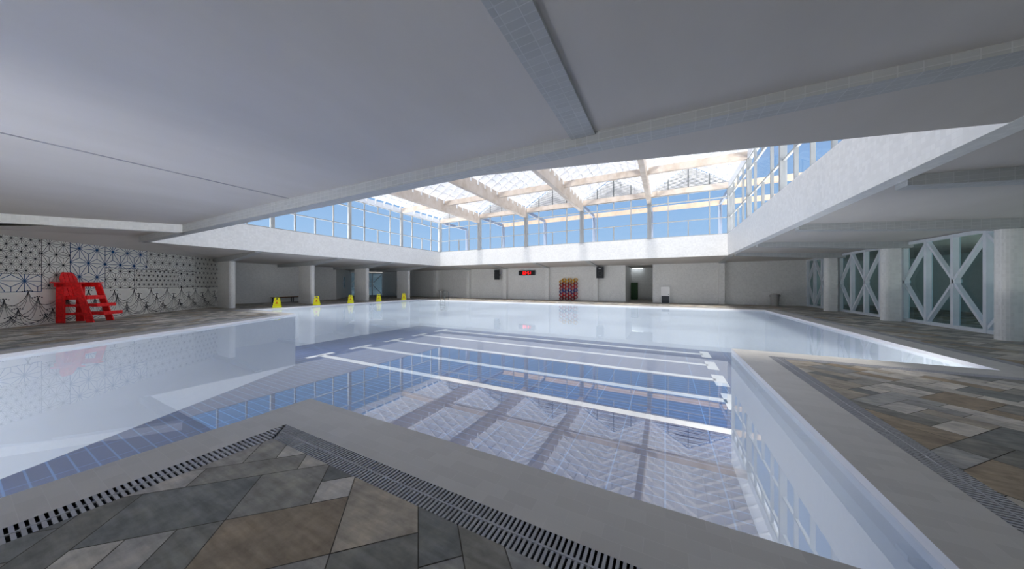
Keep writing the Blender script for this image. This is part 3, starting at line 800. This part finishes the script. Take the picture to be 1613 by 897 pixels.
sl = ['yellow caution sign nearest the bench, first of the row by the pool edge', 'yellow caution sign beside the second broad column, in line with the others',
      'yellow caution sign below the small poster on the slanting wall', 'yellow caution sign in front of the double glass door', 'yellow caution sign beside the fourth broad column, last of the row']
s0 = make_sign()
for i, (x, y) in enumerate([(-23.55, 10.6), (-23.75, 13.3), (-23.8, 16.1), (-23.8, 18.9), (-23.85, 21.95)]):
    s = s0 if i == 0 else copy_tree(s0)
    s.location = (x-.1, y, .004); s.rotation_euler = (0, 0, math.radians(52)); s['label'] = sl[i]
# bench
root = empty('bench', (-30.8, 15.0, 0), 'long slatted wooden bench with dark legs against the grey wall', 'bench')
m = MB()
for k in range(4): m.box(-31.02+k*.12, -30.92+k*.12, 13.4, 16.6, .44, .48)
m.build('seat', 'bench_wood', root)
m = MB(); m.box(-31.0, -30.6, 13.45, 16.55, .41, .44); m.build('seat_frame', 'black', root)
for y in (13.5, 15.0, 16.5):
    for x in (-30.98, -30.66):
        m = MB(); m.box(x, x+.06, y-.03, y+.03, 0, .41); m.build('leg', 'black', root)
# poster on slanted wall
dv = (Vector((-38.2, 25.8))-Vector((-31.3, 19.45))); dl = dv.length; dv.normalize(); dn = Vector((dv.y, -dv.x))
if dn.y > 0: dn = -dn
if dn.x < 0 and False: dn = -dn
pc = Vector((-31.3, 19.45))+dv*4.2
wall_in = Vector((dv.y, -dv.x)); 
if (Vector((-25, 25))-pc).dot(wall_in) < 0: wall_in = -wall_in
root = empty('poster', (pc.x, pc.y, 1.1), 'small framed pale blue poster on the slanting wall', 'poster')
m = MB(); m.ob(pc+wall_in*.03, dv, wall_in, .62, .02, 1.15, 2.55); m.build('backing_frame', 'white', root)
m = MB(); m.ob(pc+wall_in*.055, dv, wall_in, .56, .006, 1.22, 2.48); m.build('print', 'poster', root)
# pool ladder
root = empty('pool_ladder', (-20.05, 23.7, 0), 'stainless steel pool ladder with two hooped rails at the far pool edge', 'pool ladder')
for x in (-20.4, -19.78):
    yA, yB = 24.0, 23.42; r = .12; top = .86; pts = [(x, yA, .0)]
    for k in range(7): t = k*PI/2/6; pts.append((x, yA-r+r*math.cos(t), top-r+r*math.sin(t)))
    for k in range(7): t = PI/2+k*PI/2/6; pts.append((x, yB+r+r*math.cos(t), top-r+r*math.sin(t)))
    for k in range(5): t = k*PI/2/4; pts.append((x, yB+r-r*math.cos(t), -.95-r*math.sin(t)))
    pts.append((x, 23.69, -1.07))
    m = MB(); m.tube(pts, .027, 8); m.build('handrail', 'chrome', root)
for z in (-.25, -.5, -.75, -1.0):
    m = MB(); m.box(-20.4, -19.78, 23.42, 23.50, z-.02, z+.02); m.build('tread', 'chrome', root)
# bins
def make_bin(x, y, label, h=.93):
    root = empty('litter_bin', (x, y, 0), label, 'litter bin', 'pale litter bins')
    k = h/.93
    m = MB(); m.lathe([(0, 0), (.215, 0), (.22, .03), (.262, .76*k), (.275, .78*k), (.275, .80*k), (0, .80*k)], x, y); m.build('body', 'bin', root)
    m = MB(); m.lathe([(.30, .78*k), (.305, .82*k), (.27, .86*k), (.20, .90*k), (.10, .93*k), (0, .93*k)], x, y); m.build('lid', 'bin', root)
    for s in (-1, 1):
        m = MB(); m.box(x+s*.30-.025, x+s*.30+.025, y-.06, y+.06, .70*k, .80*k); m.build('handle', 'bin', root)
    return root
make_bin(7.35, 28.95, 'pale grey round bin with a domed lid near the glass partition corner')
make_bin(-24.9, 28.7, 'small pale round bin by the wall behind the pool ladder', .95)
# unseen lamps added to brighten the pool, in walls facing away from the viewer
for k, (x, y, nx, ny, pw, lb) in enumerate([(-4.42, -1.2, -1, 0, 150, 'added underwater fill lamp below the left edge of the nearest deck corner'),
        (-4.42, -5.0, -1, 0, 260, 'added underwater fill lamp in the channel wall behind the viewer'),
        (-6.5, -8.0, 0, 1, 330, 'added underwater fill lamp in the near end wall of the channel'),
        (-3.2, 2.38, 0, 1, 60, 'added underwater fill lamp below the front edge of the nearest deck corner'),
        (-20.9, 8.99, 0, 1, 50, 'added underwater fill lamp below the tip of the lifeguard chair deck'),
        (3.5, 9.08, 0, 1, 80, 'added underwater fill lamp below the tip of the deck spur')]):
    root = empty('pool_fill_lamp', (x+nx*.02, y+ny*.02, -.9), lb, 'pool lamp', 'added underwater fill lamps')
    m = MB(); c = Vector((x, y, -.9)); ax = Vector((-ny, nx, 0)); up = Vector((0, 0, 1)); nv = Vector((nx, ny, 0))
    def rg(r_, o_): return [c+nv*o_+ax*(r_*math.cos(t*PI/12))+up*(r_*math.sin(t*PI/12)) for t in range(24)]
    A, B_, C_ = rg(.2, 0), rg(.2, .04), rg(.15, .05)
    for t in range(24):
        j = (t+1) % 24; m.poly([A[t], A[j], B_[j], B_[t]]); m.poly([B_[t], B_[j], C_[j], C_[t]])
    m.build('housing', 'chrome', root)
    m = MB(); m.poly(rg(.15, .045)); m.build('lens', 'edge', root)
    li = bpy.data.lights.new('pool_fill_light', 'AREA'); li.shape = 'DISK'; li.size = .28; li.energy = pw; li.color = (1., .95, .88)
    lo = bpy.data.objects.new('pool_fill_light', li); COL.objects.link(lo); lo.location = c+nv*.07; lo.rotation_euler = (nv*-1+Vector((0, 0, .36 if pw > 150 else .2))).to_track_quat('Z', 'Y').to_euler()
# green cabinet
x0, x1 = -3.28, -2.62
root = empty('green_cabinet', (-2.95, 34.5, 0), 'tall green metal cabinet inside the open corridor', 'cabinet')
m = MB(); m.box(x0, x1, 34.2, 34.75, .04, 1.78); m.box(x0+.03, x1-.03, 34.25, 34.7, 0, .04); m.box(x0-.01, x1+.01, 34.19, 34.76, 1.78, 1.80); m.build('body', 'green', root)
m = MB(); m.box(x0+.02, (x0+x1)/2-.005, 34.18, 34.2, .07, 1.75); m.build('door', 'green', root)
m = MB(); m.box((x0+x1)/2+.005, x1-.02, 34.18, 34.2, .07, 1.75); dd = m.build('door', 'green', root)
m = MB(); m.box((x0+x1)/2+.03, (x0+x1)/2+.05, 34.15, 34.18, .85, 1.05); m.build('handle', 'black', dd)
root = empty('ceiling_light', (-2.7, 34.9, 3.36), 'slim ceiling light strip at the back of the corridor', 'ceiling light')
m = MB(); m.box(-3.25, -2.1, 34.8, 35.0, 3.37, 3.42); m.build('housing', 'white', root)
MAT['glow'] = plain('strip_light', (.85, .93, 1.), .5, emit=2.5); m = MB(); m.box(-3.22, -2.13, 34.83, 34.97, 3.35, 3.37); m.build('diffuser', 'glow', root)
# water dispenser
root = empty('water_dispenser', (0, 29.1, 0), 'white topped water dispenser with a dark grey base against the end wall', 'dispenser')
m = MB(); m.box(-.29, .31, 28.95, 29.38, 0.05, .60); m.box(-.27, .29, 28.97, 29.36, 0, .05); m.build('base', 'darkgrey', root)
for xx in (-.33, .31):
    m = MB(); m.box(xx, xx+.04, 28.93, 29.38, 0, .62); m.build('side_panel', 'white', root)
m = MB(); m.box(-.34, .36, 28.90, 29.38, .60, .64); m.build('tray', 'white', root)
m = MB(); P = [(-.33, .64), (.35, .64), (.35, 1.36), (.31, 1.41), (-.29, 1.41), (-.33, 1.36)]; m.extr([(x, 28.93, z) for x, z in P], (0, .44, 0)); up = m.build('upper_housing', 'edge', root)
m = MB(); m.box(.24, .28, 28.88, 28.93, .70, .78); m.build('tap', 'darkgrey', up)
# speakers
def make_speaker(x, y, z, rot, label):
    root = empty('wall_speaker', (x, y, z), label, 'speaker', 'black wall speakers')
    m = MB(); hx, d_, h_ = .34, .56, 1.08
    m.hexa([(-hx, -d_/2, 0), (hx, -d_/2, 0), (hx*.75, d_/2, 0), (-hx*.75, d_/2, 0), (-hx, -d_/2, h_), (hx, -d_/2, h_), (hx*.75, d_/2, h_), (-hx*.75, d_/2, h_)])
    o = m.build('cabinet', 'black', root, local=True)
    def disc(r, z_, yy, mat, nm):
        m = MB(); R = []
        prof = [(r, 0), (r, -.02), (r*.86, -.025), (r*.35, .02), (r*.2, -.005), (0, -.01)]
        rings = [[(rr*math.cos(2*PI*k/24), yy+dy, z_+rr*math.sin(2*PI*k/24)) for k in range(24)] for rr, dy in prof]
        for i in range(len(rings)-1):
            for k in range(24):
                j = (k+1) % 24; m.poly([rings[i][k], rings[i][j], rings[i+1][j], rings[i+1][k]], 0, True)
        o = m.build(nm, mat, root, local=True)
    disc(.25, .46, -d_/2, 'blackgrey', 'woofer')
    m = MB(); m.box(-.12, .12, -d_/2-.015, -d_/2, .86, .97); o = m.build('horn', 'frame', root, local=True)
    m = MB(); m.box(-.05, .05, d_/2, d_/2+.12, .45, .6); o = m.build('bracket', 'black', root, local=True)
    root.rotation_euler = (0, 0, rot)
make_speaker(-5.5, 29.05, 2.2, math.radians(-2), 'black wall speaker facing the pool beside the honeycomb rack')
make_speaker(-16.95, 28.98, 2.15, math.radians(-62), 'black wall speaker turned sideways beside the red digital clock')
# digital clock
root = empty('digital_clock', (-13.37, 29.33, 2.62), 'black digital wall clock with red digits reading 02:51', 'clock')
m = MB(); m.box(-14.32, -12.42, 29.27, 29.39, 2.62, 3.10); m.build('case', 'black', root)
m = MB()
for a in ((-14.35, -12.39, 2.60, 2.63), (-14.35, -12.39, 3.09, 3.12), (-14.35, -14.31, 2.60, 3.12), (-12.43, -12.39, 2.60, 3.12)): m.box(a[0], a[1], 29.25, 29.39, a[2], a[3])
m.build('bezel', 'darkgrey', root)
SEG = {'0': 'abcdef', '2': 'abged', '5': 'afgcd', '1': 'bc'}
cx = -13.82; hz_ = .29; cw = .15
for ch in '02:51':
    m = MB(); zb = 2.71; t = .045; yf = 29.262
    if ch == ':':
        m.box(cx+.0, cx+.05, yf-.004, yf+.01, zb+.07, zb+.12); m.build('digit_dot', 'ledred', root); m = MB(); m.box(cx+.0, cx+.05, yf-.004, yf+.01, zb+.18, zb+.23); cx += .12
    else:
        D = {'a': (0, cw, hz_-t, hz_), 'd': (0, cw, 0, t), 'g': (0, cw, hz_/2-t/2, hz_/2+t/2), 'f': (0, t, hz_/2, hz_), 'b': (cw-t, cw, hz_/2, hz_), 'e': (0, t, 0, hz_/2), 'c': (cw-t, cw, 0, hz_/2)}
        for s_ in SEG[ch]: a = D[s_]; m.box(cx+a[0], cx+a[1], yf-.004, yf+.01, zb+a[2], zb+a[3])
        cx += cw+.07
    m.build('digit_dot' if ch == ':' else 'digit', 'ledred', root)
# honeycomb rack
root = empty('honeycomb_rack', (-8.6, 29.2, .0), 'honeycomb wall rack of yellow, red and blue hexagonal tubes', 'rack')
ro = .198; ri = .155; dep_ = .30
colsx = [-9.46+.297*k for k in range(6)]
rowm = ['cellyel', 'celldark', 'cellred', 'cellblue', 'cellred', 'celldark']
for ci, x in enumerate(colsx):
    for r_ in range(6):
        z = 2.06-r_*.343-(.172 if ci % 2 == 0 else 0)
        m = MB(); ya, yb = YF-.01-dep_, YF-.01
        o_ = [(x+ro*math.cos(k*PI/3), z+ro*.99*math.sin(k*PI/3)) for k in range(6)]; i_ = [(x+ri*math.cos(k*PI/3), z+ri*math.sin(k*PI/3)) for k in range(6)]
        for k in range(6):
            j = (k+1) % 6
            m.poly([(o_[k][0], ya, o_[k][1]), (i_[k][0], ya, i_[k][1]), (i_[j][0], ya, i_[j][1]), (o_[j][0], ya, o_[j][1])][::-1])
            m.poly([(o_[k][0], ya, o_[k][1]), (o_[j][0], ya, o_[j][1]), (o_[j][0], yb, o_[j][1]), (o_[k][0], yb, o_[k][1])][::-1])
            m.poly([(i_[k][0], ya, i_[k][1]), (i_[k][0], yb, i_[k][1]), (i_[j][0], yb, i_[j][1]), (i_[j][0], ya, i_[j][1])][::-1])
        m.build('hexagonal_tube', rowm[r_], root)

# ------------------------------------------------------------------ light, world, camera
sun = bpy.data.lights.new('sun', 'SUN'); sun.energy = 8.1; sun.angle = .20; sun.color = (1., .95, .88)
so = bpy.data.objects.new('sun', sun); COL.objects.link(so); so.location = (0, 0, 20)
so.rotation_euler = Vector((-.04, -.42, 1.)).to_track_quat('Z', 'Y').to_euler()
wd = bpy.data.worlds.new('sky'); SC.world = wd; wd.use_nodes = True; nt = wd.node_tree
for q in list(nt.nodes): nt.nodes.remove(q)
out = nt.nodes.new('ShaderNodeOutputWorld'); bg = nt.nodes.new('ShaderNodeBackground')
tc = nt.nodes.new('ShaderNodeTexCoord'); sx = nt.nodes.new('ShaderNodeSeparateXYZ'); L(nt, tc.outputs['Generated'], sx.inputs[0])
c = ramp(nt, sx.outputs['Z'], [(0., (.95, .93, .9)), (.004, (.95, .93, .9)), (.012, (.46, .66, .92)), (.16, (.36, .58, .88)), (.35, (.22, .42, .76)), (.6, (.12, .27, .60)), (1., (.08, .2, .5))])
L(nt, c, bg.inputs[0]); bg.inputs[1].default_value = .40; L(nt, bg.outputs[0], out.inputs[0])

cam = bpy.data.cameras.new('camera'); co = bpy.data.objects.new('camera', cam); COL.objects.link(co)
cam.sensor_width = 36; cam.lens = 465.6/1613*36; cam.clip_start = .05; cam.clip_end = 300
co.location = (0, 0, 1.6); co.rotation_euler = (PI/2, 0, math.radians(27.4)); SC.camera = co
SC.view_settings.view_transform = 'Standard'; SC.view_settings.look = 'None'; SC.view_settings.gamma = 1.; SC.view_settings.exposure = 1.27
SC.view_settings.use_curve_mapping = False
cy = SC.cycles
cy.use_denoising = True; cy.max_bounces = 14; cy.diffuse_bounces = 6; cy.glossy_bounces = 5; cy.transparent_max_bounces = 16; cy.transmission_bounces = 6
cy.caustics_reflective = True; cy.sample_clamp_indirect = 6.
